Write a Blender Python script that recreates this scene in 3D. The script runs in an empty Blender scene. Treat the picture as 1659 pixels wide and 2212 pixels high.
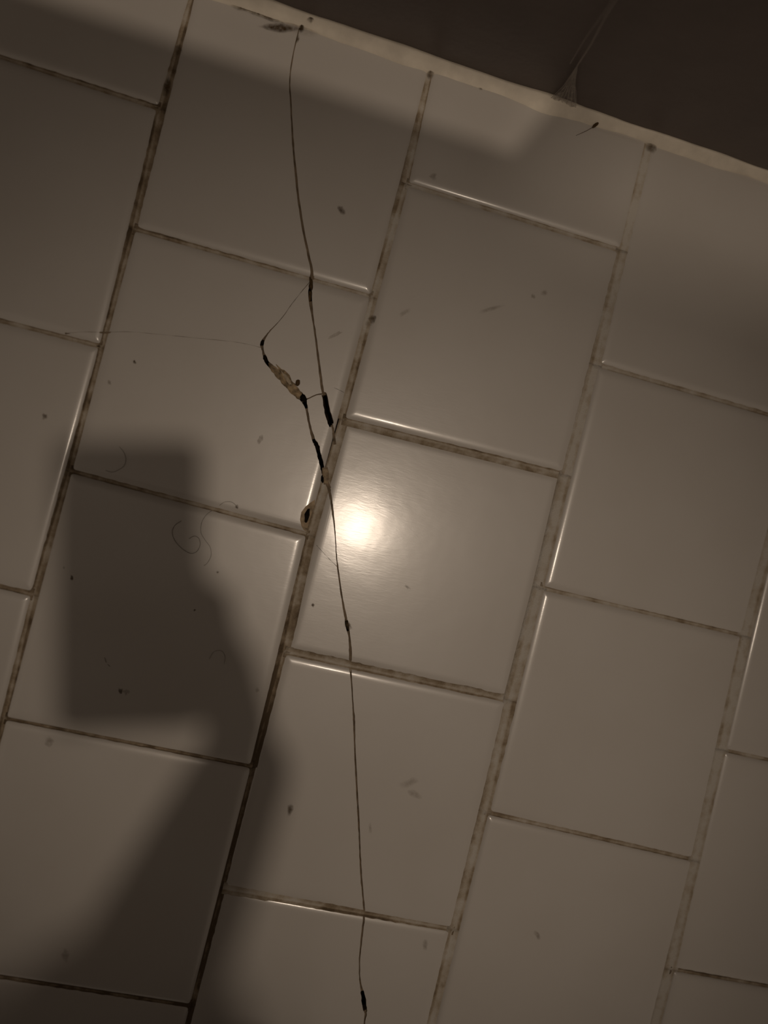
import bpy, bmesh, math, random
from mathutils import Vector, Matrix

random.seed(7)
scene = bpy.context.scene
COL = scene.collection

# ------------------------------------------------------------------ camera
F_PX, W_PX, H_PX = 1737.18, 1659.0, 2212.0
R = Matrix(((0.9592471, -0.24461408, -0.14145299),
            (0.24386299, 0.96953948, -0.02289199),
            (0.14274397, -0.01253608, 0.98968026)))
C = Vector((0.11994191, -0.14081102, 0.50530407))
cam_data = bpy.data.cameras.new('camera')
cam = bpy.data.objects.new('camera', cam_data)
COL.objects.link(cam)
cam.matrix_world = Matrix.Translation(C) @ R.to_4x4()
cam_data.sensor_fit = 'HORIZONTAL'
cam_data.sensor_width = 36.0
cam_data.lens = F_PX / W_PX * 36.0
cam_data.clip_start = 0.01
cam_data.dof.use_dof = True
cam_data.dof.focus_distance = 0.515
cam_data.dof.aperture_fstop = 3.2
scene.camera = cam

# ------------------------------------------------------------------ world, lights, exposure
world = bpy.data.worlds.new('world')
scene.world = world
world.use_nodes = True
bg = world.node_tree.nodes['Background']
bg.inputs[0].default_value = (1.0, 0.795, 0.61, 1)
bg.inputs[1].default_value = 0.118

LAMP = Vector((0.434, -0.1358, 2.22))          # ceiling spot: mirrors in the cracked tile
AIM = Vector((0.205, -0.215, 0.0))
ld = bpy.data.lights.new('spot_bulb', 'SPOT')
ld.energy = 26.0
ld.color = (1.0, 0.82, 0.645)
ld.shadow_soft_size = 0.040
ld.spot_size = math.radians(21.0)
ld.spot_blend = 1.0
spot = bpy.data.objects.new('spot_bulb', ld)
COL.objects.link(spot)
spot.location = LAMP
spot.rotation_euler = (AIM - LAMP).to_track_quat('-Z', 'Y').to_euler()

vs = scene.view_settings
vs.view_transform = 'Standard'
vs.look = 'None'
vs.gamma = 1.0
vs.use_curve_mapping = False
vs.exposure = 0.0

# ------------------------------------------------------------------ helpers
S = 0.152            # tile pitch
MM = 0.505 / F_PX    # metres on the floor for one pixel


def un(x, y, z=0.0):
    """photo measurement -> point on the horizontal plane at height z"""
    d = R @ Vector(((x - 829.5) / F_PX, -(y - 1106.0) / F_PX, -1.0))
    return C + d * ((z - C.z) / d.z)


def un_y(x, y, yy):
    d = R @ Vector(((x - 829.5) / F_PX, -(y - 1106.0) / F_PX, -1.0))
    return C + d * ((yy - C.y) / d.y)


def new_mat(name):
    m = bpy.data.materials.new(name)
    m.use_nodes = True
    nt = m.node_tree
    return m, nt, nt.nodes['Principled BSDF']


def simple_mat(name, col, rough=0.6, noise=0.0, scale=60.0, bump=0.0, bscale=300.0, spec=0.5):
    m, nt, b = new_mat(name)
    b.inputs['Roughness'].default_value = rough
    b.inputs['Specular IOR Level'].default_value = spec
    tc = nt.nodes.new('ShaderNodeTexCoord')
    n = nt.nodes.new('ShaderNodeTexNoise')
    n.inputs['Scale'].default_value = scale
    n.inputs['Detail'].default_value = 5
    nt.links.new(tc.outputs['Object'], n.inputs['Vector'])
    r = nt.nodes.new('ShaderNodeValToRGB')
    lo = [max(0.0, c * (1 - noise)) for c in col]
    hi = [min(1.0, c * (1 + noise)) for c in col]
    r.color_ramp.elements[0].position = 0.3
    r.color_ramp.elements[1].position = 0.7
    r.color_ramp.elements[0].color = (*lo, 1)
    r.color_ramp.elements[1].color = (*hi, 1)
    nt.links.new(n.outputs['Fac'], r.inputs['Fac'])
    nt.links.new(r.outputs['Color'], b.inputs['Base Color'])
    if bump:
        n2 = nt.nodes.new('ShaderNodeTexNoise')
        n2.inputs['Scale'].default_value = bscale
        n2.inputs['Detail'].default_value = 6
        nt.links.new(tc.outputs['Object'], n2.inputs['Vector'])
        bp = nt.nodes.new('ShaderNodeBump')
        bp.inputs['Strength'].default_value = 1.0
        bp.inputs['Distance'].default_value = bump
        nt.links.new(n2.outputs['Fac'], bp.inputs['Height'])
        nt.links.new(bp.outputs['Normal'], b.inputs['Normal'])
    return m


def glaze_mat():
    m, nt, b = new_mat('white_glaze')
    b.inputs['Roughness'].default_value = 0.34
    b.inputs['Specular IOR Level'].default_value = 0.75
    b.inputs['IOR'].default_value = 1.5
    b.inputs['Coat Weight'].default_value = 0.72
    b.inputs['Coat Roughness'].default_value = 0.155
    tc = nt.nodes.new('ShaderNodeTexCoord')
    # faint grime film
    n = nt.nodes.new('ShaderNodeTexNoise')
    n.inputs['Scale'].default_value = 14
    n.inputs['Detail'].default_value = 6
    nt.links.new(tc.outputs['Object'], n.inputs['Vector'])
    r = nt.nodes.new('ShaderNodeValToRGB')
    r.color_ramp.elements[0].position = 0.25
    r.color_ramp.elements[1].position = 0.65
    r.color_ramp.elements[0].color = (0.665, 0.625, 0.58, 1)
    r.color_ramp.elements[1].color = (0.70, 0.665, 0.625, 1)
    nt.links.new(n.outputs['Fac'], r.inputs['Fac'])
    nt.links.new(r.outputs['Color'], b.inputs['Base Color'])
    # fine wiping marks, seen only in the highlight
    mp = nt.nodes.new('ShaderNodeMapping')
    mp.inputs['Rotation'].default_value = (0, 0, math.radians(28))
    mp.inputs['Scale'].default_value = (140, 700, 300)
    nt.links.new(tc.outputs['Object'], mp.inputs['Vector'])
    n2 = nt.nodes.new('ShaderNodeTexNoise')
    n2.inputs['Scale'].default_value = 1.0
    n2.inputs['Detail'].default_value = 4
    n2.inputs['Distortion'].default_value = 0.8
    nt.links.new(mp.outputs['Vector'], n2.inputs['Vector'])
    n3 = nt.nodes.new('ShaderNodeTexNoise')
    n3.inputs['Scale'].default_value = 38
    n3.inputs['Detail'].default_value = 2
    nt.links.new(tc.outputs['Object'], n3.inputs['Vector'])
    bp = nt.nodes.new('ShaderNodeBump')
    bp.inputs['Strength'].default_value = 1.0
    bp.inputs['Distance'].default_value = 0.000012
    nt.links.new(n2.outputs['Fac'], bp.inputs['Height'])
    bp2 = nt.nodes.new('ShaderNodeBump')
    bp2.inputs['Strength'].default_value = 1.0
    bp2.inputs['Distance'].default_value = 0.00009
    nt.links.new(n3.outputs['Fac'], bp2.inputs['Height'])
    nt.links.new(bp.outputs['Normal'], bp2.inputs['Normal'])
    nt.links.new(bp2.outputs['Normal'], b.inputs['Normal'])
    nt.links.new(bp2.outputs['Normal'], b.inputs['Coat Normal'])
    return m


def grout_mat():
    m, nt, b = new_mat('dirty_grout')
    b.inputs['Roughness'].default_value = 0.85
    tc = nt.nodes.new('ShaderNodeTexCoord')
    at = nt.nodes.new('ShaderNodeAttribute')
    at.attribute_name = 'dirt'
    n = nt.nodes.new('ShaderNodeTexNoise')
    n.inputs['Scale'].default_value = 62
    n.inputs['Detail'].default_value = 5
    n.inputs['Roughness'].default_value = 0.65
    nt.links.new(tc.outputs['Object'], n.inputs['Vector'])
    a1 = nt.nodes.new('ShaderNodeMath'); a1.operation = 'MULTIPLY_ADD'
    a1.inputs[1].default_value = 2.0
    a1.inputs[2].default_value = -1.0
    nt.links.new(n.outputs['Fac'], a1.inputs[0])
    a2 = nt.nodes.new('ShaderNodeMath'); a2.operation = 'ADD'
    nt.links.new(a1.outputs[0], a2.inputs[0])
    nt.links.new(at.outputs['Fac'], a2.inputs[1])
    r = nt.nodes.new('ShaderNodeValToRGB')
    e = r.color_ramp.elements
    e[0].position = 0.0; e[0].color = (0.66, 0.62, 0.56, 1)
    e[1].position = 1.0; e[1].color = (0.13, 0.09, 0.052, 1)
    k = e.new(0.35); k.color = (0.54, 0.47, 0.38, 1)
    k = e.new(0.65); k.color = (0.34, 0.265, 0.18, 1)
    nt.links.new(a2.outputs[0], r.inputs['Fac'])
    nt.links.new(r.outputs['Color'], b.inputs['Base Color'])
    n2 = nt.nodes.new('ShaderNodeTexNoise')
    n2.inputs['Scale'].default_value = 900
    nt.links.new(tc.outputs['Object'], n2.inputs['Vector'])
    bp = nt.nodes.new('ShaderNodeBump')
    bp.inputs['Distance'].default_value = 0.0004
    nt.links.new(n2.outputs['Fac'], bp.inputs['Height'])
    nt.links.new(bp.outputs['Normal'], b.inputs['Normal'])
    return m


GLAZE = glaze_mat()
GROUT = grout_mat()
BISQUE = simple_mat('raw_clay', (0.43, 0.33, 0.22), 0.9, 0.45, 260, 0.0006, 500)
BREAK_BLACK = simple_mat('break_black', (0.012, 0.009, 0.006), 0.9, 0.5, 300, spec=0.1)
MORTAR = simple_mat('hole_dark_mortar', (0.022, 0.015, 0.009), 0.95, 0.5, 200, 0.0005, 400, spec=0.1)  # near-black colour stands in for the shade deep in wide cracks
CAULK = simple_mat('old_caulk', (0.90, 0.82, 0.70), 0.5, 0.12, 70, 0.0005, 120)
STAIN = simple_mat('brown_mould', (0.10, 0.062, 0.028), 0.85, 0.5, 300, 0.0004, 500, spec=0.2)
STAINL = simple_mat('pale_dirt', (0.38, 0.315, 0.235), 0.8, 0.4, 400, spec=0.2)


def fading(name, col, amount):
    """thin dirt film whose cover thins out towards its rim"""
    m = simple_mat(name, col, .85, .4, 300, spec=.1)
    nt = m.node_tree
    at = nt.nodes.new('ShaderNodeAttribute'); at.attribute_name = 'cover'
    n = nt.nodes.new('ShaderNodeTexNoise'); n.inputs['Scale'].default_value = 420; n.inputs['Detail'].default_value = 4
    tc = nt.nodes.new('ShaderNodeTexCoord')
    nt.links.new(tc.outputs['Object'], n.inputs['Vector'])
    mr = nt.nodes.new('ShaderNodeMapRange')
    mr.inputs[1].default_value = .3; mr.inputs[2].default_value = .65; mr.inputs[3].default_value = .35; mr.inputs[4].default_value = 1.0
    nt.links.new(n.outputs['Fac'], mr.inputs[0])
    mu = nt.nodes.new('ShaderNodeMath'); mu.operation = 'MULTIPLY'
    nt.links.new(at.outputs['Fac'], mu.inputs[0]); nt.links.new(mr.outputs[0], mu.inputs[1])
    m2 = nt.nodes.new('ShaderNodeMath'); m2.operation = 'MULTIPLY'; m2.inputs[1].default_value = amount
    nt.links.new(mu.outputs[0], m2.inputs[0])
    nt.links.new(m2.outputs[0], nt.nodes['Principled BSDF'].inputs['Alpha'])
    return m


MOULD = fading('mould_film', (0.09, 0.055, 0.025), 1.0)
FILMD = fading('dirt_film', (0.14, 0.10, 0.06), .8)
FAINT = fading('faint_dirt_film', (0.30, 0.24, 0.17), .26)
FILML = fading('pale_dirt_film', (0.22, 0.17, 0.115), .34)
WALLM = simple_mat('dark_panel_paint', (0.130, 0.104, 0.095), 0.42, 0.08, 30, 0.0002, 200)
HAIRM = simple_mat('brown_hair', (0.12, 0.085, 0.055), 0.5, 0.2, 100)


def link(name, me, mat=None, parent=None, smooth=False):
    ob = bpy.data.objects.new(name, me)
    COL.objects.link(ob)
    if mat is not None and not me.materials:
        me.materials.append(mat)
    if parent is not None:
        ob.parent = parent
    if smooth:
        for p in me.polygons:
            p.use_smooth = True
    return ob


def mesh_from(name, verts, faces):
    me = bpy.data.meshes.new(name)
    me.from_pydata([tuple(v) for v in verts], [], faces)
    me.update()
    return me


def fix_normals(me):
    bm = bmesh.new(); bm.from_mesh(me)
    bmesh.ops.recalc_face_normals(bm, faces=bm.faces)
    bm.to_mesh(me); bm.free()


def tube(points, radii, seg=6):
    """closed tapered tube through points -> verts, faces"""
    pts = [Vector(p) for p in points]
    verts, faces = [], []
    ref = Vector((0.31, 0.17, 0.93)).normalized()
    for i, p in enumerate(pts):
        t = (pts[min(i + 1, len(pts) - 1)] - pts[max(i - 1, 0)]).normalized()
        a = t.cross(ref)
        if a.length < 1e-3:
            a = t.cross(Vector((1, 0, 0)))
        a.normalize(); b = t.cross(a)
        for k in range(seg):
            th = 2 * math.pi * k / seg
            verts.append(p + (a * math.cos(th) + b * math.sin(th)) * radii[i])
    for i in range(len(pts) - 1):
        for k in range(seg):
            k2 = (k + 1) % seg
            faces.append((i * seg + k, i * seg + k2, (i + 1) * seg + k2, (i + 1) * seg + k))
    faces.append(tuple(reversed(range(seg))))
    n = (len(pts) - 1) * seg
    faces.append(tuple(range(n, n + seg)))
    return verts, faces


def spline(pts, n):
    """Catmull-Rom through pts (tuples of any length), n steps for each span"""
    out = []
    P = [pts[0]] + list(pts) + [pts[-1]]
    for i in range(1, len(P) - 2):
        for k in range(n):
            t = k / n
            out.append(tuple(0.5 * (2 * b + (c - a) * t + (2 * a - 5 * b + 4 * c - d) * t * t
                                    + (3 * b - a - 3 * c + d) * t ** 3)
                             for a, b, c, d in zip(P[i - 1], P[i], P[i + 1], P[i + 2])))
    out.append(tuple(pts[-1]))
    return out


def box_mesh(name, x0, x1, y0, y1, z0, z1):
    v = [(x, y, z) for z in (z0, z1) for y in (y0, y1) for x in (x0, x1)]
    f = [(0, 2, 3, 1), (4, 5, 7, 6), (0, 1, 5, 4), (2, 6, 7, 3), (0, 4, 6, 2), (1, 3, 7, 5)]
    return mesh_from(name, v, f)


# ------------------------------------------------------------------ floor base
X0, X1, Y0, WALL_Y = -7 * S, 10 * S, -7.2 * S, 0.1572
floor = link('floor', box_mesh('floor', X0, X1, Y0, WALL_Y + 0.05, -0.06, -0.012), MORTAR)
floor['kind'] = 'structure'

# ------------------------------------------------------------------ dark wall
wall = link('wall_back', box_mesh('wall_back', X0, X1, WALL_Y, WALL_Y + 0.05, -0.012, 2.45), WALLM)
wall['kind'] = 'structure'

# ------------------------------------------------------------------ tiles
PX = {  # measured corners (column joint, row) -> photo point
    (0, -.5): (345, 232), (0, 0): (288, 493), (0, .5): (219, 748), (0, 1): (150, 1017), (0, 1.5): (71, 1285), (0, 2): (9, 1552),
    (1, -.5): (878, 395), (1, 0): (805, 640), (1, .5): (740, 905), (1, 1): (668, 1155), (1, 1.5): (614, 1408),
    (1, 2): (545, 1657), (1, 2.5): (481, 1920), (1, 3): (412, 2175),
    (2, -.5): (1347, 540), (2, 0): (1287, 787), (2, .5): (1224, 1026), (2, 1): (1167, 1269), (2, 1.5): (1103, 1514),
    (2, 2): (1048, 1756), (2, 2.5): (982, 2010),
    (3, 1): (1610, 1374), (3, 1.5): (1560, 1620), (3, 2): (1504, 1860), (3, 2.5): (1450, 2095)}


def corner(u, v):
    if (u, v) in PX:
        w = un(*PX[(u, v)])
        return Vector((w.x, w.y))
    return Vector((u * S, -v * S))


HALF = {0: .0008, 1: .0011, 2: .0020, 3: .0024}   # half joint width of column joints
ROWH = .0006
RING = [(0.0, -.0062), (0.0, -.0022), (.0002, -.0015), (.0007, -.00105), (.0014, -.00072), (.0023, -.00042), (.0033, -.00021), (.0044, -.00007), (.0056, -.00001), (.0068, 0.0), (.0078, 0.0)]


def round_poly(q, rad, n=3):
    out = []
    m = len(q)
    for i in range(m):
        p, a, b = q[i], q[i - 1], q[(i + 1) % m]
        da, db = (a - p).normalized(), (b - p).normalized()
        for k in range(n + 1):
            t = k / n
            s, e = p + da * rad, p + db * rad
            out.append(s * (1 - t) ** 2 + p * (2 * t * (1 - t)) + e * t * t)
    return out


def inset_quad(q, d):
    """q counter-clockwise list of 4 Vectors; d distance for each edge i (q[i]->q[i+1])"""
    lines = []
    for i in range(4):
        a, b = q[i], q[(i + 1) % 4]
        t = (b - a).normalized(); nrm = Vector((-t.y, t.x))
        lines.append((a + nrm * d[i], t))
    out = []
    for i in range(4):
        (p, r), (p2, r2) = lines[i - 1], lines[i]
        cr = r.x * r2.y - r.y * r2.x
        t = ((p2.x - p.x) * r2.y - (p2.y - p.y) * r2.x) / cr
        out.append(p + r * t)
    return out


def tile_mesh(quad):
    verts, faces = [], []
    n = None
    for d, z in RING:
        poly = round_poly(inset_quad(quad, [d] * 4), max(.0018 - d * .15, .0008))
        n = len(poly)
        verts += [(p.x, p.y, z) for p in poly]
    for r in range(len(RING) - 1):
        for k in range(n):
            k2 = (k + 1) % n
            faces.append((r * n + k, r * n + k2, (r + 1) * n + k2, (r + 1) * n + k))
    faces.append(tuple(reversed(range(n))))
    o = (len(RING) - 1) * n
    faces.append(tuple(range(o, o + n)))
    return mesh_from('tile', verts, faces)


def tilt_matrix(c, dz, ax, ay):
    return (Matrix.Translation((c.x, c.y, dz)) @ Matrix.Rotation(ax, 4, 'X')
            @ Matrix.Rotation(ay, 4, 'Y') @ Matrix.Translation((-c.x, -c.y, 0)))


TILT = {  # (column, first row): height, tilt about x, tilt about y
    (1, .5): (-.0009, 0.0, 0.0), (0, 0): (.0002, .001, -.001), (1, -.5): (-.0002, .0, .0)}

# crack lines measured in the photo: (x, y, width) in its pixels
K1 = [(652, 40, 2.2), (636, 105, 2.2), (626, 170, 2.6), (629, 235, 3), (633, 310, 4), (639, 375, 4.5), (646, 440, 5),
      (654, 490, 5), (664, 540, 5), (674, 588, 6), (672, 614, 8), (670, 640, 8), (676, 690, 4.5), (684, 745, 4.5), (690, 795, 5),
      (697, 846, 6), (700, 853, 11), (708, 890, 13), (715, 917, 12), (718, 921, 4), (724, 960, 3)]
K1B = [(705, 1035, 5), (714, 1068, 4), (718, 1100, 4.5), (722, 1130, 3.2), (725, 1165, 2.2), (727, 1200, 2.4), (731, 1235, 3.2),
       (738, 1285, 3.8), (746, 1330, 5), (750, 1350, 8), (755, 1378, 5), (757, 1405, 6.5), (757, 1440, 5),
       (760, 1480, 2.8), (763, 1530, 3.2), (765, 1560, 5), (766, 1600, 3.4), (769, 1670, 3.8), (773, 1740, 3.8), (776, 1800, 3.2),
       (778, 1850, 3.4), (780, 1890, 4), (784, 1935, 3.6), (787, 1975, 4), (782, 2020, 4), (777, 2070, 2.8),
       (777, 2110, 3), (781, 2136, 5), (784, 2150, 9), (788, 2178, 9), (790, 2190, 5), (787, 2215, 3), (790, 2260, 3), (786, 2330, 3)]
K2 = [(674, 604, 1.2), (655, 626, 1.1), (632, 655, 1.0), (608, 688, 1.2), (584, 714, 2.2), (574, 727, 4), (566, 742, 8),
      (568, 758, 4), (572, 772, 8), (578, 784, 9), (596, 802, 14), (620, 826, 19), (640, 848, 18), (655, 862, 14), (662, 882, 6), (668, 915, 5),
      (677, 948, 7), (684, 962, 10), (690, 985, 9), (696, 1008, 9), (701, 1030, 7), (712, 1055, 5)]
K3 = [(652, 866, 2.4), (668, 860, 2.4), (684, 853, 2.6), (704, 850, 2.4)]
K4 = [(568, 752, .8), (540, 745, .6), (500, 738, .5), (430, 731, .45), (350, 723, .45), (280, 717, .45), (228, 718, .5), (180, 717, .5), (140, 720, .8)]
K6 = [(684, 1178, .7), (706, 1202, .8), (728, 1224, .9)]
K7 = [(722, 838, .4), (736, 844, .5), (750, 852, .5)]
CRACKS = [K1, K1B, K2, K3, K4, K6, K7]


def crack_cutter(line, rnd):
    pts = spline(line, 5)
    n = len(pts)
    P2 = [un(p[0], p[1]) for p in pts]
    verts, faces = [], []
    for i in range(n):
        t = (P2[min(i + 1, n - 1)] - P2[max(i - 1, 0)]); t.z = 0; t.normalize()
        nr = Vector((-t.y, t.x, 0))
        w = max(pts[i][2], .5) * MM * .5
        ja, jb = [rnd.uniform(-.16, .16) * w + rnd.uniform(-1, 1) * .00008 for _ in (0, 1)]
        a, b = P2[i] + nr * (w + ja), P2[i] - nr * (w + jb)
        for q in (a, b):
            verts.append((q.x, q.y, -.02)); verts.append((q.x, q.y, .006))
    for i in range(n - 1):
        o, p = i * 4, i * 4 + 4
        faces += [(o, p, p + 1, o + 1), (o + 2, o + 3, p + 3, p + 2), (o + 1, p + 1, p + 3, o + 3), (o, o + 2, p + 2, p)]
    faces.append((0, 1, 3, 2)); o = (n - 1) * 4
    faces.append((o, o + 2, o + 3, o + 1))
    me = mesh_from('cutter', verts, faces)
    fix_normals(me)
    me.materials.append(BISQUE)
    xs = [v[0] for v in verts]; ys = [v[1] for v in verts]
    return me, (min(xs), max(xs), min(ys), max(ys))


def chip_cutter(outline, z_rim, z_mid, rnd):
    """shallow broken-out hollow with a rough bed"""
    P = [un(*p) for p in outline]
    c = sum(P, Vector()) / len(P)
    n = len(P)
    verts = [(p.x, p.y, .006) for p in P] + [(p.x, p.y, z_rim) for p in P]
    for f, z in ((.75, .5), (.45, .85)):
        verts += [(c.x + (p.x - c.x) * f, c.y + (p.y - c.y) * f, z_rim + (z_mid - z_rim) * z + rnd.uniform(-.0004, .0004)) for p in P]
    verts.append((c.x, c.y, z_mid))
    faces = [tuple(range(n))]
    for r in range(3):
        for k in range(n):
            k2 = (k + 1) % n
            faces.append((r * n + k, (r + 1) * n + k, (r + 1) * n + k2, r * n + k2))
    for k in range(n):
        faces.append((3 * n + k, 4 * n, 3 * n + (k + 1) % n))
    me = mesh_from('cutter', verts, faces)
    fix_normals(me)
    me.materials.append(BISQUE)
    xs = [v[0] for v in verts]; ys = [v[1] for v in verts]
    return me, (min(xs), max(xs), min(ys), max(ys))


rnd = random.Random(3)
CUTTERS = [crack_cutter(k, rnd) for k in CRACKS]
CHIP = [(694, 1076), (682, 1078), (670, 1086), (660, 1094), (651, 1106), (648, 1122), (651, 1136), (657, 1146), (672, 1160), (692, 1150), (700, 1110)]
CHIP_CUT = chip_cutter(CHIP, -.0008, -.0022, rnd)
CUTTERS.append(CHIP_CUT)


def boolean_cut(me, cut):
    a = bpy.data.objects.new('work_a', me); b = bpy.data.objects.new('work_b', cut)
    COL.objects.link(a); COL.objects.link(b)
    md = a.modifiers.new('cut', 'BOOLEAN')
    md.operation = 'DIFFERENCE'; md.solver = 'EXACT'; md.object = b
    md.material_mode = 'TRANSFER'; md.use_self = True
    dg = bpy.context.evaluated_depsgraph_get()
    dg.update()
    out = bpy.data.meshes.new_from_object(a.evaluated_get(dg))
    bpy.data.objects.remove(a); bpy.data.objects.remove(b)
    return out


def islands(me):
    bm = bmesh.new(); bm.from_mesh(me)
    bm.verts.ensure_lookup_table()
    seen, groups = set(), []
    for v in bm.verts:
        if v.index in seen:
            continue
        st, g = [v], []
        seen.add(v.index)
        while st:
            q = st.pop(); g.append(q.index)
            for e in q.link_edges:
                o = e.other_vert(q)
                if o.index not in seen:
                    seen.add(o.index); st.append(o)
        groups.append(g)
    res = []
    for g in groups:
        keep = set(g)
        b2 = bm.copy()
        bmesh.ops.delete(b2, geom=[v for v in b2.verts if v.index not in keep], context='VERTS')
        m2 = bpy.data.meshes.new('tile_fragment')
        b2.to_mesh(m2); b2.free()
        for mt in me.materials:
            m2.materials.append(mt)
        res.append(m2)
    bm.free()
    return res


def set_tile_shading(me):
    for p in me.polygons:
        p.use_smooth = p.material_index == 0
    # crisp break edges, soft cushion edges
    bm = bmesh.new(); bm.from_mesh(me)
    for e in bm.edges:
        if len(e.link_faces) == 2:
            f, g = e.link_faces
            e.smooth = f.material_index == g.material_index and f.normal.angle(g.normal, 0) < math.radians(50)
    bm.to_mesh(me); bm.free()


def add_tile(ci, v0, v1, top=False):
    q = [corner(ci, v1), corner(ci + 1, v1), corner(ci + 1, v0), corner(ci, v0)]   # counter-clockwise
    if top:
        q[2].y = q[3].y = WALL_Y - .0042
    hw = lambda k: .0006 if k == 1 and v0 > 1.4 else HALF.get(k, .0014)
    quad = inset_quad(q, [ROWH, hw(ci + 1), 0 if top else ROWH, hw(ci)])
    jr = random.Random(int(ci * 100 + v0 * 10 + 5000))
    c = sum(quad, Vector((0, 0))) / 4
    dz, ax, ay = TILT.get((ci, v0), (jr.uniform(-.0002, .0002), jr.uniform(-.0015, .0015), jr.uniform(-.0015, .0015)))
    me = tile_mesh(quad)
    me.materials.append(GLAZE)
    xs = [p.x for p in quad]; ys = [p.y for p in quad]
    cut = [m for m, bb in CUTTERS if bb[0] < max(xs) and bb[1] > min(xs) and bb[2] < max(ys) and bb[3] > min(ys)
           and (m is not CHIP_CUT[0] or (ci, v0) == (0, 0))]
    M = tilt_matrix(c, dz, ax, ay)
    if not cut:
        set_tile_shading(me)
        ob = link('tile', me, None, floor)
        ob.matrix_world = M
        return
    for m in cut:
        me = boolean_cut(me, m)
    for k, piece in enumerate(islands(me)):
        if len(piece.vertices) < 6:
            continue
        set_tile_shading(piece)
        ob = link('tile_fragment', piece, None, floor)
        cc = sum((v.co for v in piece.vertices), Vector()) / len(piece.vertices)
        ob.matrix_world = M @ tilt_matrix(cc, jr.uniform(-.00012, .00012), jr.uniform(-.003, .003), jr.uniform(-.003, .003))


ROWS = {}
for ci in range(-7, 10):
    off = 0.0 if ci % 2 == 0 else 0.5
    rows = []
    v = -0.5 if off else 0.0
    while v < 7.3:
        rows.append(v); v += 1.0
    ROWS[ci] = rows
    add_tile(ci, -1.0, rows[0], top=True)
    for a in rows[:-1]:
        add_tile(ci, a, a + 1.0)


# ------------------------------------------------------------------ grout joints
def grout_strip(a, b, half, dirt0, dirt1, z=-.0010, seed=0, left=.003, right=.003):
    r = random.Random(seed)
    L = (b - a).length
    n = max(4, int(L / .003))
    t = (b - a).normalized(); nr = Vector((-t.y, t.x))
    side = r.choice((-1, 1))
    verts, dirt = [], []
    for i in range(n + 1):
        p = a + (b - a) * (i / n)
        d = dirt0 + (dirt1 - dirt0) * i / n
        zz = z + r.uniform(-.0001, .0001)
        h = half + .0007
        for off, dz, dd in ((-half - left, -.0001, .2), (-h * .8, 0, .34 if side < 0 else .1), (-h * .25, -.00015, -.05), (h * .25, -.00015, -.05),
                            (h * .8, 0, .34 if side > 0 else .1), (half + right, -.0001, .2), (half + right, -.012 - z, 1), (-half - left, -.012 - z, 1)):
            q = p + nr * off
            verts.append((q.x, q.y, zz + dz + r.uniform(-.00005, .00005)))
            dirt.append(d + dd + r.uniform(-.06, .06))
    faces = []
    for i in range(n):
        o, p = i * 8, i * 8 + 8
        for k in range(8):
            k2 = (k + 1) % 8
            faces.append((o + k, o + k2, p + k2, p + k))
    faces.append(tuple(range(8))); faces.append(tuple(reversed(range(n * 8, n * 8 + 8))))
    me = mesh_from('grout_joint', verts, faces)
    fix_normals(me)
    at = me.attributes.new('dirt', 'FLOAT', 'POINT')
    for i, d in enumerate(dirt):
        at.data[i].value = d
    return link('grout_joint', me, GROUT, floor, smooth=True)


ROW_DIRT = {(0, 0): (.55, .15), (0, 1): (.66, .45), (0, 2): (.75, .62), (0, 3): (.72, .92),
            (-1, -.5): (.42, .55), (-1, .5): (.65, .4), (-1, 1.5): (.7, .6),
            (1, -.5): (.1, .3), (1, .5): (.36, .3), (1, 1.5): (.4, .32), (1, 2.5): (.2, .5), (1, 3.5): (.5, .5),
            (2, 0): (.2, .34), (2, 1): (.36, .46), (2, 2): (.46, .56), (2, 3): (.5, .5), (3, .5): (.4, .4), (3, 1.5): (.45, .55), (3, 2.5): (.6, .7)}


def col_dirt(k, v):
    if k == 0:
        return .55 + .12 * math.sin(v * 7)
    if k == 1:
        return .22 if v < .3 else (.34 if v < 1.2 else (.6 if v < 1.9 else (.95 if v < 3.2 else .7)))
    if k == 2:
        return .02 if v < 1.5 else .2
    if k == 3:
        return .0
    return .4


for k in range(-6, 10):
    vs_ = [-1.0 + .5 * i for i in range(17)]
    for i, v in enumerate(vs_[:-1]):
        a, b = corner(k, v), corner(k, v + .5)
        if v == -1.0:
            a = Vector((corner(k, v).x, WALL_Y - .006))
        grout_strip(a, b, .0006 if k == 1 and v > 1.4 else HALF.get(k, .0014), col_dirt(k, v), col_dirt(k, v + .5), seed=k * 50 + i,
                    z=-.0015 if k == 1 and v > 1.9 else (-.00085 if k > 1 else -.0011), left=.0008 if k == 1 and .3 < v < .9 else .003)
for ci, rows in ROWS.items():
    for v in rows:
        a, b = corner(ci, v), corner(ci + 1, v)
        d0, d1 = ROW_DIRT.get((ci, v), (.5, .5))
        grout_strip(a, b, ROWH, d0, d1, seed=int(ci * 70 + v * 10))

# ------------------------------------------------------------------ caulk bead along the wall
cr = random.Random(11)
verts, faces = [], []
NB = 480
for i in range(NB + 1):
    x = X0 + (X1 - X0) * i / NB
    wob = .0010 * math.sin(x * 61) + .0006 * math.sin(x * 143 + 1) + cr.uniform(-.0003, .0003)
    near = math.exp(-((x - .236) / .012) ** 2)
    wid = .0088 - .0020 * max(0, min(1, (x - .22) / .08)) + wob * .8 + near * .0015
    hgt = .0052 + wob * .5 + near * .0012
    prof = [(0, -.006), (0, hgt), (-wid * .18, hgt * .93), (-wid * .42, hgt * .66), (-wid * .66, hgt * .36), (-wid * .86, hgt * .12), (-wid, -.0008), (-wid, -.006)]
    for py, pz in prof:
        verts.append((x, WALL_Y + py, pz))
m = len(prof)
for i in range(NB):
    for k in range(m):
        k2 = (k + 1) % m
        faces.append((i * m + k, i * m + k2, (i + 1) * m + k2, (i + 1) * m + k))
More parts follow.
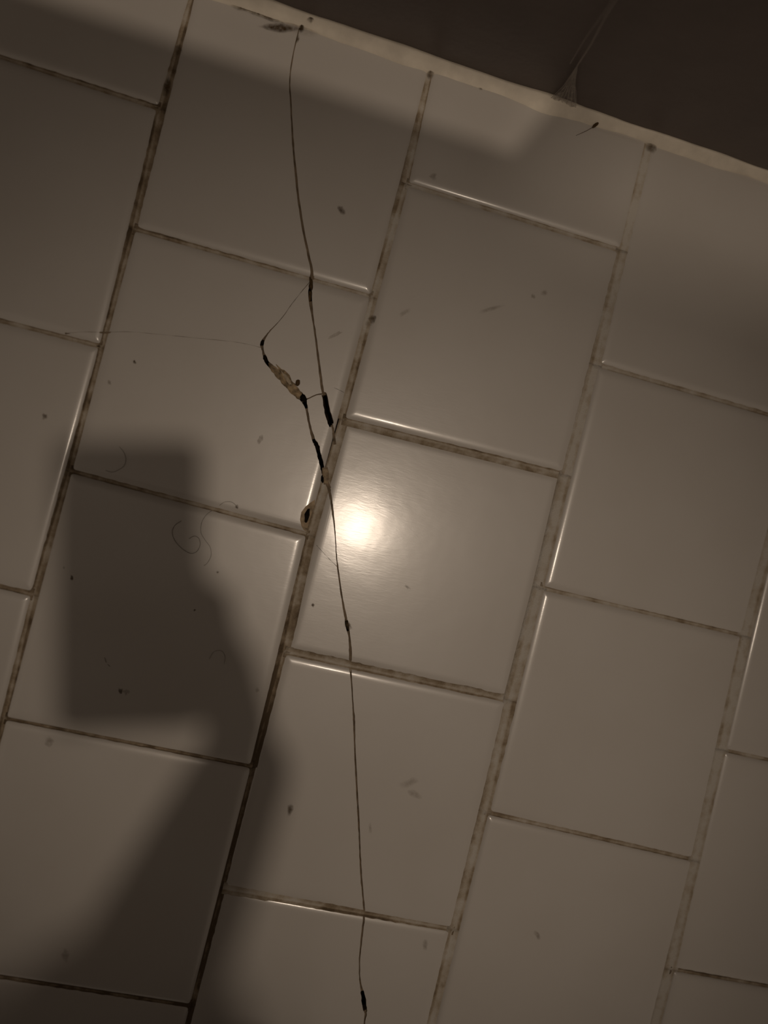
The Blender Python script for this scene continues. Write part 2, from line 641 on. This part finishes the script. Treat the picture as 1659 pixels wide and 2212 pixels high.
faces.append(tuple(range(m))); faces.append(tuple(reversed(range(NB * m, NB * m + m))))
me = mesh_from('trim_1', verts, faces)
fix_normals(me)
trim = link('trim_1', me, CAULK, None, smooth=True)
trim['kind'] = 'structure'


# ------------------------------------------------------------------ crumbs, stains and fillings (parts of the floor)
def blob(outline, z0, h, mat, seed, name, parent=floor, rings=((1, 0), (.8, .6), (.5, .95)), rough=.25):
    """irregular low lump whose outline is measured in the photo"""
    r = random.Random(seed)
    P = [un(*p) for p in outline]
    c = sum(P, Vector()) / len(P)
    n = len(P)
    verts = [(p.x, p.y, z0 - .0004) for p in P]
    for f, hh in rings:
        for p in P:
            ff = f * (1 + r.uniform(-.06, .06))
            verts.append((c.x + (p.x - c.x) * ff, c.y + (p.y - c.y) * ff, z0 + h * hh * (1 + r.uniform(-rough, rough))))
    verts.append((c.x, c.y, z0 + h))
    faces = [tuple(reversed(range(n)))]
    R_ = len(rings)
    for q in range(R_):
        for k in range(n):
            k2 = (k + 1) % n
            faces.append((q * n + k, q * n + k2, (q + 1) * n + k2, (q + 1) * n + k))
    for k in range(n):
        faces.append((R_ * n + k, R_ * n + (k + 1) % n, (R_ + 1) * n))
    me = mesh_from(name, verts, faces)
    fix_normals(me)
    at = me.attributes.new('cover', 'FLOAT', 'POINT')
    for i in range(len(verts)):
        ring = i // n
        at.data[i].value = 0.0 if ring <= 1 else min(1.0, (ring - 1) / max(1, R_ - 1))
    return link(name, me, mat, parent, smooth=True)


def ellipse(cx, cy, rx, ry, ang=0, n=10, seed=0, jag=.2):
    r = random.Random(seed)
    ca, sa = math.cos(math.radians(ang)), math.sin(math.radians(ang))
    out = []
    for k in range(n):
        t = 2 * math.pi * k / n
        s = 1 + r.uniform(-jag, jag)
        x, y = rx * s * math.cos(t), ry * s * math.sin(t)
        out.append((cx + x * ca - y * sa, cy + x * sa + y * ca))
    return out[::-1]


# pale filler squeezed out of the wide break
blob([(580, 784), (593, 781), (606, 792), (614, 794), (628, 808), (634, 827), (645, 832), (652, 848), (652, 864), (638, 860), (622, 846), (607, 829), (593, 815), (582, 800)],
     -.0012, .0022, simple_mat('pale_filler', (0.36, 0.27, 0.165), .85, .7, 330, .0006, 400), 5, 'crack_filler')
blob([(606, 800), (616, 806), (628, 822), (634, 836), (626, 834), (614, 818)], .0006, .0008, simple_mat('cream_filler', (0.55, 0.46, 0.34), .8, .3, 300), 6, 'crack_filler')
blob(ellipse(643, 828, 6, 8, 20, seed=4), .0002, .0009, STAIN, 7, 'crack_filler')
# black lumps in the breaks; the one in the chip paints its dark hole
for i, (x, y, rx, ry, a) in enumerate([(655, 861, 10, 7, 40), (567, 740, 4, 8, 25), (573, 773, 4, 8, -20), (685, 966, 3, 10, -25), (664, 1112, 5, 16, 12), (697, 1034, 4, 9, 0)]):
    blob(ellipse(x, y, rx, ry, a, 12, seed=i + 30), -.0014, .0012 if i != 4 else .0003, BREAK_BLACK, 40 + i, 'black_plug')
# crumbled bedding at the joint beside the break
blob([(696, 1010), (708, 1008), (712, 1024), (709, 1046), (700, 1046), (696, 1030)], -.0012, .0012, BISQUE, 8, 'crack_filler')
# brown dirt where the crack crosses the joint
blob(ellipse(672, 612, 5, 18, -4, 12, seed=9, jag=.3), -.0012, .0014, STAIN, 9, 'dirt_crumb')
blob(ellipse(669, 640, 4, 14, 6, 12, seed=10, jag=.3), -.0006, .0009, STAIN, 10, 'dirt_crumb')
# mould beside the caulk and small dirt spots: films with a soft rim
SOFT = ((1, .0), (.8, .3), (.55, .7), (.3, 1))


def grow(o, f):
    cx = sum(p[0] for p in o) / len(o); cy = sum(p[1] for p in o) / len(o)
    return [(cx + (x - cx) * f, cy + (y - cy) * f) for x, y in o]


blob(grow([(566, 58), (584, 53), (604, 52), (622, 56), (640, 62), (628, 66), (610, 70), (594, 68), (578, 63)], 1.35), .0001, .0002, MOULD, 12, 'mould_stain', rings=SOFT)
blob(ellipse(560, 28, 62, 11, 20, 18, seed=13, jag=.25), .0004, .0003, MOULD, 13, 'mould_stain', rings=SOFT)
blob(ellipse(520, 14, 24, 12, 15, 14, seed=18, jag=.25), .0004, .0003, FILMD, 18, 'mould_stain', rings=SOFT)
blob(ellipse(640, 50, 50, 26, 22, 16, seed=19, jag=.25), .0002, .0002, FILML, 19, 'mould_stain', rings=SOFT)
blob(ellipse(652, 60, 6, 12, 15, 10, seed=14), .0006, .0004, MOULD, 14, 'dirt_crumb', rings=SOFT)
blob(ellipse(643, 84, 4, 9, 10, 10, seed=20), .0002, .0003, FILMD, 20, 'dirt_crumb', rings=SOFT)
blob(ellipse(672, 46, 10, 12, 20, 10, seed=15), .0034, .0006, FILMD, 15, 'dirt_crumb', rings=SOFT)
blob(ellipse(930, 160, 9, 14, 10, 10, seed=16), .0003, .0005, FILMD, 16, 'dirt_crumb', rings=SOFT)
blob(ellipse(1407, 318, 13, 13, 0, 10, seed=17), .0003, .0005, FILMD, 17, 'dirt_crumb', rings=SOFT)
blob(ellipse(726, 722, 30, 8, -25, 14, seed=21, jag=.35), .0002, .0001, FAINT, 21, 'dirt_smudge', rings=SOFT)
blob(ellipse(384, 108, 9, 14, 10, 10, seed=22), -.0004, .0005, FILMD, 22, 'dirt_crumb', rings=SOFT)
blob(ellipse(360, 186, 9, 26, 10, 12, seed=23), -.0006, .0005, MOULD, 23, 'dirt_crumb', rings=SOFT)
SPECKS = [(738, 453, 8, 12, -30, 0), (806, 688, 11, 10, 0, 0), (797, 699, 9, 8, 0, 1), (626, 1748, 7, 14, 8, 0), (260, 1492, 8, 14, 10, 0), (272, 1494, 14, 13, 0, 1),
          (96, 900, 6, 7, 0, 0), (155, 1248, 7, 8, 0, 0), (290, 782, 5, 7, -30, 0), (512, 1095, 4, 5, 0, 0), (880, 1268, 8, 4, 30, 1),
          (676, 1307, 4, 5, 0, 0), (1176, 632, 8, 7, 0, 1), (1152, 640, 6, 6, 0, 1), (876, 674, 18, 6, -35, 2), (1062, 668, 26, 6, -16, 2),
          (236, 826, 4, 8, -20, 1), (106, 1604, 14, 15, 20, 1), (1161, 2020, 6, 14, -35, 1), (918, 2040, 6, 14, -10, 1), (142, 2062, 10, 16, 0, 1),
          (886, 1690, 24, 9, -20, 2), (896, 1716, 18, 8, 30, 2), (800, 1790, 5, 14, -5, 2), (420, 1318, 3, 3, 0, 0), (470, 1236, 3, 3, 0, 0), (138, 1226, 4, 6, 0, 1),
          (936, 382, 9, 10, 0, 1), (1038, 188, 8, 9, 0, 0), (556, 1490, 5, 6, 0, 1), (562, 948, 9, 14, 20, 1), (752, 1350, 7, 16, -20, 0), (800, 640, 4, 20, 12, 1)]
for i, (x, y, rx, ry, a, k) in enumerate(SPECKS):
    blob(ellipse(x, y, rx, ry, a, 10, seed=100 + i, jag=.3), .0001 if (x, y) != (806, 688) else -.0004, .0002, (FILMD, FILML, FAINT)[k], 200 + i, 'dirt_speck', rings=SOFT)
# dirt packed in the narrow stretches of the cracks
CRACKDIRT = simple_mat('crack_dirt', (0.23, 0.175, 0.12), .9, .4, 200, spec=.2)


def crack_fill(line, z):
    pts = spline(line, 4)
    n = len(pts)
    P = [un(p[0], p[1]) for p in pts]
    run = []
    runs = []
    for i, p in enumerate(pts):
        if p[2] < 7.5:
            run.append(i)
        elif run:
            runs.append(run); run = []
    runs.append(run)
    for run in runs:
        if len(run) < 3:
            continue
        verts, faces = [], []
        for i in run:
            t = P[min(i + 1, n - 1)] - P[max(i - 1, 0)]; t.z = 0; t.normalize()
            nr = Vector((-t.y, t.x, 0)) * (pts[i][2] * .5 + 1.2) * MM
            for q, zz in ((P[i] + nr, z), (P[i] - nr, z), (P[i] - nr, -.007), (P[i] + nr, -.007)):
                verts.append((q.x, q.y, zz))
        m = len(run)
        for i in range(m - 1):
            for k in range(4):
                k2 = (k + 1) % 4
                faces.append((i * 4 + k, i * 4 + k2, i * 4 + 4 + k2, i * 4 + 4 + k))
        faces.append((0, 1, 2, 3)); faces.append((m * 4 - 1, m * 4 - 2, m * 4 - 3, m * 4 - 4))
        me = mesh_from('crack_dirt', verts, faces)
        fix_normals(me)
        link('crack_dirt', me, CRACKDIRT, floor)


crack_fill(K1, -.0005)
crack_fill(K1B, -.0012)
crack_fill(K2, -.0009)
crack_fill(K3, -.0012)
crack_fill(K4, -.0004)

# ------------------------------------------------------------------ loose hairs and a fly speck
def hair(points, rad, label, group='loose hairs on the tiles'):
    pts = spline(points, 6)
    P = [un(p[0], p[1], .0004 + .0003 * math.sin(i * .7)) for i, p in enumerate(pts)]
    v, f = tube(P, [rad * (.55 if i in (0, len(P) - 1) else 1) for i in range(len(P))], 5)
    me = mesh_from('hair', v, f)
    fix_normals(me)
    ob = link('hair', me, HAIRM, None, smooth=True)
    ob['label'] = label; ob['category'] = 'hair'; ob['group'] = group
    return ob


hair([(258, 965), (268, 978), (272, 992), (268, 1006), (256, 1015), (242, 1020), (228, 1016)], .00010,
     'fine curved hair on cracked tile above a grout joint')
hair([(392, 1125), (378, 1135), (372, 1150), (378, 1168), (392, 1184), (410, 1195), (424, 1192), (432, 1178), (430, 1164), (420, 1158), (408, 1164)], .00013,
     'curly dark hair looped on uncracked tile beside the chip')
hair([(458, 1103), (446, 1112), (436, 1128), (434, 1150), (444, 1168), (454, 1182), (456, 1200), (448, 1216), (440, 1222)], .00009,
     'long pale wavy hair crossing down from the grout joint')
hair([(474, 1092), (484, 1085), (498, 1084), (508, 1090), (513, 1099)], .00010,
     'short arched hair beside the lower grout joint of broken tile')
hair([(226, 1420), (230, 1432), (238, 1440)], .00012, 'tiny bent hair on tile above round dirt spot')
hair([(452, 1424), (462, 1408), (478, 1406), (486, 1418), (484, 1434)], .00008, 'faint hooked hair on tile right of dirt spot')

bug = bpy.data.objects.new('dead_gnat', None)
COL.objects.link(bug)
bp_ = un(1287, 270, 0)
bug.location = bp_
bug['label'] = 'tiny dark dead gnat on tile just below the caulk bead'
bug['category'] = 'insect'


def local_tube(name, pts, rad, mat, parent):
    v, f = tube([p - parent.location for p in pts], rad, 6)
    me = mesh_from(name, v, f)
    fix_normals(me)
    return link(name, me, mat, parent, smooth=True)


local_tube('body', [un(1280, 276, .0010), un(1284, 272, .0012), un(1290, 267, .0013), un(1294, 263, .0011)], [.0004, .0010, .0010, .0005], STAIN, bug)
local_tube('leg', [un(1282, 274, .0012), un(1268, 282, .0014), un(1244, 293, .0002)], [.00018, .00018, .0001], STAIN, bug)
local_tube('leg', [un(1290, 268, .0012), un(1276, 262, .0014), un(1268, 264, .0002)], [.00016, .00016, .0001], STAIN, bug)

# ------------------------------------------------------------------ cobweb at the caulk
WEBM, nt, b = new_mat('cobweb_silk')
b.inputs['Base Color'].default_value = (.55, .50, .45, 1)
b.inputs['Roughness'].default_value = .7
b.inputs['Alpha'].default_value = .42
FILM, nt, b = new_mat('cobweb_film')
b.inputs['Base Color'].default_value = (.55, .50, .45, 1)
b.inputs['Roughness'].default_value = .8
b.inputs['Alpha'].default_value = .16
tc = nt.nodes.new('ShaderNodeTexCoord')
n = nt.nodes.new('ShaderNodeTexNoise'); n.inputs['Scale'].default_value = 260; n.inputs['Detail'].default_value = 4
mr = nt.nodes.new('ShaderNodeMapRange')
mr.inputs[1].default_value = .35; mr.inputs[2].default_value = .7; mr.inputs[3].default_value = .12; mr.inputs[4].default_value = .55
nt.links.new(tc.outputs['Object'], n.inputs['Vector']); nt.links.new(n.outputs['Fac'], mr.inputs[0]); nt.links.new(mr.outputs[0], b.inputs['Alpha'])
web = bpy.data.objects.new('cobweb', None)
COL.objects.link(web)
web.location = un(1212, 222, 0)
web['label'] = 'wispy grey cobweb strand rising from caulk up the dark wall'
web['category'] = 'cobweb'
YW = WALL_Y - .0045
knot = un_y(1247, 142, YW - .001)
far = un_y(1340, -15, YW)
top = far + (far - knot) * 1.2
top.y = WALL_Y - .0005
for x, y in ((1188, 214), (1196, 216), (1206, 219), (1216, 216), (1226, 217), (1236, 224), (1246, 226)):
    base = un(x, y, .004)
    base.y = min(base.y, WALL_Y - .002)
    mid = base.lerp(knot, .5) + Vector(((1216 - x) * .00004, -.0006, -.001))
    local_tube('strand', [base, base.lerp(mid, .5), mid, mid.lerp(knot, .5), knot], [.00022, .00018, .0002, .00022, .0003], WEBM, web)
local_tube('strand', [knot, knot.lerp(far, .35) + Vector((.0006, 0, 0)), knot.lerp(far, .7) + Vector((-.0004, 0, 0)), far, far.lerp(top, .5), top],
           [.00036, .0003, .0003, .0003, .0002, .0002], WEBM, web)
k2 = knot + Vector((-.004, .001, -.002))
local_tube('strand', [k2, k2.lerp(far, .4) + Vector((-.0014, 0, 0)), k2.lerp(far, .8) + Vector((-.001, 0, 0)), far + Vector((-.002, .001, .004))],
           [.0002, .0002, .0002, .0001], WEBM, web)
# torn film of silk between the foot strands
lf = [un(1190 + 58 * t, 213 + 14 * t, .004 + .001 * math.sin(t * 9)) for t in [i / 8 for i in range(9)]]
verts, faces = [], []
for j in range(7):
    s = j / 6
    for i, p in enumerate(lf):
        q = p.lerp(knot, s ** .8)
        # necks in quickly, like the web in the photo
        cxx = lf[4].lerp(knot, s).x
        q.x = cxx + (q.x - cxx) * (1 - s) ** .7
        q.y = min(q.y, WALL_Y - .002) - .0008 * math.sin(i * 1.3 + j)
        verts.append(q - web.location)
for j in range(6):
    for i in range(8):
        o = j * 9 + i
        faces.append((o, o + 1, o + 10, o + 9))
link('film', mesh_from('film', verts, faces), FILM, web, smooth=True)


# ------------------------------------------------------------------ added unseen slotted box: its light stands in for the wall's reflection
HOUSING = simple_mat('light_box_black', (0.02, 0.02, 0.02), .6, .1, 40, spec=.2)
strip_box = bpy.data.objects.new('added_light_box', None)
COL.objects.link(strip_box)
strip_box.location = (0.33, WALL_Y, 2.2)
strip_box['label'] = 'added black slotted box, out of view, shaping the light strip beside the wall'
strip_box['category'] = 'lamp'
STRIP_SRC_A, STRIP_SRC_B, ZP = Vector((0.25, -0.35, 2.30)), Vector((0.41, -0.35, 2.30)), 2.0
FLOOR_A = [(-.40, .1175), (.2165, .1165), (.2365, .1585), (-.40, .1585)]
FLOOR_B = [(.2420, .0930), (.90, .0930), (.90, .1585), (.2560, .1585)]


def on_plate(bulb, p):
    t = (bulb.z - ZP) / bulb.z
    return (bulb.x + (p[0] - bulb.x) * t, bulb.y + (p[1] - bulb.y) * t)


def plate_with_slot(name, x0, x1, y0, y1, slot):
    o = [(x0, y0), (x1, y0), (x1, y1), (x0, y1)]
    verts = []
    for z in (ZP, ZP - .001):
        verts += [(a - strip_box.location.x, b - strip_box.location.y, z - strip_box.location.z) for a, b in o + slot]
    faces = []
    for k in range(4):
        k2 = (k + 1) % 4
        faces.append((k, k2, 4 + k2, 4 + k)); faces.append((8 + k, 12 + k, 12 + k2, 8 + k2))
        faces.append((k, 8 + k, 8 + k2, k2)); faces.append((4 + k, 4 + k2, 12 + k2, 12 + k))
    me = mesh_from(name, verts, faces)
    fix_normals(me)
    link(name, me, HOUSING, strip_box)


def box_part(name, x0, x1, y0, y1, z0, z1):
    L = strip_box.location
    return link(name, box_mesh(name, x0 - L.x, x1 - L.x, y0 - L.y, y1 - L.y, z0 - L.z, z1 - L.z), HOUSING, strip_box)


plate_with_slot('slot_plate', .13, .33, -.43, -.20, [on_plate(STRIP_SRC_A, p) for p in FLOOR_A])
plate_with_slot('slot_plate', .33, .54, -.43, -.20, [on_plate(STRIP_SRC_B, p) for p in FLOOR_B])
box_part('housing_side', .125, .13, -.435, -.195, ZP - .001, 2.36)
box_part('housing_side', .54, .545, -.435, -.195, ZP - .001, 2.36)
box_part('divider', .329, .331, -.43, -.20, ZP, 2.36)
box_part('housing_front', .125, .545, -.435, -.43, ZP - .001, 2.36)
box_part('housing_rear', .125, .545, -.20, -.195, ZP - .001, 2.36)
box_part('housing_lid', .125, .545, -.435, -.195, 2.36, 2.365)
box_part('bracket', .31, .35, -.195, WALL_Y, 2.31, 2.34)
for bulb, en, rad in ((STRIP_SRC_A, 28, .0013), (STRIP_SRC_B, 33, .008)):  # added point lights that imitate the band reflected off the wall
    d = bpy.data.lights.new('added_strip_light', 'POINT')
    d.energy = en
    d.color = (1.0, 0.82, 0.645)
    d.shadow_soft_size = rad
    o = bpy.data.objects.new('added_strip_light', d)
    COL.objects.link(o)
    o.parent = strip_box
    o.location = bulb - strip_box.location

# ------------------------------------------------------------------ the phone that takes the picture
CAMM = cam.matrix_world.copy()


def rounded_box(name, x0, x1, y0, y1, z0, z1, r, edge):
    verts, faces = [], []
    prof = [(edge, z0), (0.0, z0 + edge), (0.0, z1 - edge), (edge, z1)]
    n = 0
    for ins, z in prof:
        poly = round_poly([Vector((x0 + ins, y0 + ins)), Vector((x1 - ins, y0 + ins)), Vector((x1 - ins, y1 - ins)), Vector((x0 + ins, y1 - ins))], r, 5)
        n = len(poly)
        verts += [(p.x, p.y, z) for p in poly]
    for q in range(3):
        for k in range(n):
            k2 = (k + 1) % n
            faces.append((q * n + k, q * n + k2, (q + 1) * n + k2, (q + 1) * n + k))
    faces.append(tuple(reversed(range(n)))); faces.append(tuple(range(3 * n, 4 * n)))
    me = mesh_from(name, verts, faces)
    fix_normals(me)
    return me


phone = bpy.data.objects.new('phone', None)
COL.objects.link(phone)
phone.matrix_world = CAMM
phone['label'] = 'dark phone held level above the cracked tiles, casting its shadow'
phone['category'] = 'phone'
PBODY = simple_mat('phone_shell', (0.03, 0.03, 0.035), .35, .1, 20)
PGLASS = simple_mat('phone_screen_glass', (0.01, 0.01, 0.012), .12, .1, 20)
PH = (-.027, .0415, -.124, .0125)
link('shell', rounded_box('shell', *PH, .002, .010, .009, .0018), PBODY, phone)
link('screen', rounded_box('screen', PH[0] + .002, PH[1] - .002, PH[2] + .003, PH[3] - .003, .0098, .0103, .008, .0001), PGLASS, phone)
for lx, ly in ((.013, .0), (.026, .0)):
    v, f = tube([Vector((lx, ly, .0005)), Vector((lx, ly, .003))], [.0045, .0045], 16)
    me = mesh_from('lens', v, f)
    fix_normals(me)
    link('lens', me, PGLASS, phone)


# ------------------------------------------------------------------ person crouching behind the phone
def sh(x, y, z):
    """point at height z whose shadow from the ceiling spot falls on the photo point x, y"""
    p = un(x, y)
    return p.lerp(LAMP, z / LAMP.z)


def L2W(x, y, z):
    return CAMM @ Vector((x, y, z))


def capsule(bm, a, ra, b, rb, seg=14):
    ax = (b - a)
    L = ax.length
    t = ax.normalized() if L > 1e-6 else Vector((0, 0, 1))
    u = t.orthogonal().normalized(); w = t.cross(u)
    rings = []
    for i in range(1, 6):
        th = -math.pi / 2 + math.pi / 2 * i / 5
        rings.append((a + t * (math.sin(th) * ra), math.cos(th) * ra))
    for i in range(0, 5):
        th = math.pi / 2 * i / 5
        rings.append((b + t * (math.sin(th) * rb), math.cos(th) * rb))
    vs0 = [[bm.verts.new(c + (u * math.cos(2 * math.pi * k / seg) + w * math.sin(2 * math.pi * k / seg)) * r) for k in range(seg)] for c, r in rings]
    p0, p1 = bm.verts.new(a - t * ra), bm.verts.new(b + t * rb)
    for r0, r1 in zip(vs0[:-1], vs0[1:]):
        for k in range(seg):
            bm.faces.new((r0[k], r0[(k + 1) % seg], r1[(k + 1) % seg], r1[k]))
    for k in range(seg):
        bm.faces.new((p0, vs0[0][(k + 1) % seg], vs0[0][k]))
        bm.faces.new((p1, vs0[-1][k], vs0[-1][(k + 1) % seg]))


def remeshed(name, chains, voxel, mat, smooth_it=4):
    bm = bmesh.new()
    for ch in chains:
        for (a, ra), (b, rb) in zip(ch[:-1], ch[1:]):
            capsule(bm, Vector(a), ra, Vector(b), rb)
    me = bpy.data.meshes.new(name + '_raw')
    bm.to_mesh(me); bm.free()
    ob = bpy.data.objects.new('work', me)
    COL.objects.link(ob)
    md = ob.modifiers.new('r', 'REMESH'); md.mode = 'VOXEL'; md.voxel_size = voxel; md.use_smooth_shade = True
    md2 = ob.modifiers.new('s', 'SMOOTH'); md2.iterations = smooth_it; md2.factor = .5
    dg = bpy.context.evaluated_depsgraph_get(); dg.update()
    out = bpy.data.meshes.new_from_object(ob.evaluated_get(dg))
    bpy.data.objects.remove(ob)
    out.name = name
    out.materials.clear(); out.materials.append(mat)
    return out


SKIN = simple_mat('skin', (0.52, 0.33, 0.24), .5, .08, 40, .0002, 300)
SHIRT = simple_mat('dark_shirt_cloth', (0.05, 0.05, 0.06), .9, .2, 200, .0004, 900)
DENIM = simple_mat('denim', (0.05, 0.065, 0.10), .9, .3, 300, .0004, 900)
LEATHER = simple_mat('black_shoe_leather', (0.02, 0.018, 0.017), .5, .2, 60)
HAIRC = simple_mat('dark_brown_hair', (0.03, 0.02, 0.014), .6, .4, 120, .001, 200)

wrist = L2W(.0590, -.147, .002)
fore = sh(440, 1850, .545)
elbow = sh(320, 2110, .62)
shoulder = sh(150, 2540, .94)
lsh = shoulder + Vector((-.36, -.03, .0))
chest = (shoulder + lsh) / 2 + Vector((0, -.06, -.08))
neck = (shoulder + lsh) / 2 + Vector((0, .01, .06))
head = neck + Vector((0, .045, .13))
pelvis = Vector((chest.x, chest.y - .33, .30))
chains = [
    [(wrist, .0245), (fore, .030), (elbow, .036), (elbow.lerp(shoulder, .5), .043), (shoulder, .052)],
    [(shoulder, .052), (neck, .055), (lsh, .052)],
    [(neck, .052), (head - Vector((0, 0, .03)), .06)],
    [(head + Vector((0, .02, -.05)), .062), (head + Vector((0, -.005, .045)), .083)],
    [(head + Vector((0, .088, -.02)), .011), (head + Vector((0, .072, .015)), .008)],
    [(head + Vector((.085, -.01, -.02)), .013), (head + Vector((.088, -.012, .012)), .014)],
    [(head + Vector((-.085, -.01, -.02)), .013), (head + Vector((-.088, -.012, .012)), .014)],
    [(chest, .13), (chest.lerp(pelvis, .55), .12), (pelvis, .14)],
]
# right hand in the phone's frame
kn = [(.042, -.064, -.007), (.044, -.081, -.009), (.0435, -.099, -.009), (.046, -.115, -.007)]
for i, k in enumerate(kn):
    chains.append([(L2W(.0600 - .002 * (1.5 - i), -.142, .001), .0135), (L2W(*k), .0105)])
for i, (k, ln) in enumerate(zip(kn, (.046, .052, .048, .038))):
    chains.append([(L2W(*k), .0095), (L2W(k[0] - ln * .5, k[1] + .006, -.0105), .0085), (L2W(k[0] - ln * .85, k[1] + .010, -.0085), .0078), (L2W(k[0] - ln * 1.15, k[1] + .011, -.0062), .0068)])
chains.append([(L2W(.0625, -.138, .004), .016), (L2W(.0570, -.096, .010), .0125), (L2W(.045, -.064, .0175), .0095), (L2W(.034, -.040, .0185), .0078)])
# left arm resting on the knee, legs folded in a squat
lknee, rknee = pelvis + Vector((-.17, .36, .22)), pelvis + Vector((.17, .34, .22))
lank, rank = Vector((pelvis.x - .15, pelvis.y + .12, .09)), Vector((pelvis.x + .15, pelvis.y + .12, .09))
lelb = lsh + Vector((-.08, .02, -.27))
lwr = lknee + Vector((.02, -.02, .09))
chains.append([(lsh, .052), (lsh.lerp(lelb, .5), .043), (lelb, .036), (lelb.lerp(lwr, .5), .031), (lwr, .023)])
for i in range(4):
    b0 = lwr + Vector((.012 - .012 * i, .045, .0))
    chains.append([(lwr, .015), (b0, .010), (b0 + Vector((0, .035, -.008)), .0085), (b0 + Vector((0, .052, -.030 + .004 * abs(i - 1))), .0075)])
chains.append([(lwr, .015), (lwr + Vector((.035, .025, -.008)), .010), (lwr + Vector((.046, .052, -.016)), .0085)])
for kn_, an_, sx in ((lknee, lank, -1), (rknee, rank, 1)):
    chains.append([(pelvis + Vector((.085 * sx, 0, 0)), .085), (kn_, .056), (kn_.lerp(an_, .4), .052), (an_, .036)])
    chains.append([(an_, .036), (an_ + Vector((0, .13, -.055)), .028)])
person = link('person', remeshed('person', chains, .0035, SKIN))
person['label'] = 'person in dark shirt crouching and holding the phone over the floor'
person['category'] = 'person'
up = elbow.lerp(shoulder, .42)
link('shirt', remeshed('shirt', [[(chest + Vector((0, 0, .02)), .145), (chest.lerp(pelvis, .55), .135), (pelvis + Vector((0, 0, .06)), .15)],
                                 [(up, .053), (shoulder, .064), (neck - Vector((0, .01, .035)), .062), (lsh, .064), (lelb.lerp(lsh, .42), .053)]], .006, SHIRT), None, person)
link('trousers', remeshed('trousers', [[(pelvis, .155), (pelvis + Vector((0, 0, .05)), .150)]] + [
    [(pelvis + Vector((.085 * sx, 0, 0)), .095), (kn_, .066), (kn_.lerp(an_, .4), .061), (an_ + Vector((0, 0, .03)), .050)]
    for kn_, an_, sx in ((lknee, lank, -1), (rknee, rank, 1))], .006, DENIM), None, person)
for an_ in (lank, rank):
    base = Vector((an_.x, an_.y, 0))
    link('shoe', remeshed('shoe', [[(base + Vector((0, -.045, .042)), .042), (base + Vector((0, .06, .042)), .042), (base + Vector((0, .17, .034)), .034)],
                                   [(base + Vector((0, -.02, .05)), .045), (base + Vector((0, -.01, .10)), .046)]], .005, LEATHER), None, person)
link('hair', remeshed('hair', [[(head + Vector((0, -.03, .045)), .088), (head + Vector((0, -.035, -.04)), .075), (head + Vector((0, -.05, -.10)), .05)],
                               [(head + Vector((0, .0, .062)), .082), (head + Vector((0, -.02, .06)), .084)]], .005, HAIRC), None, person)
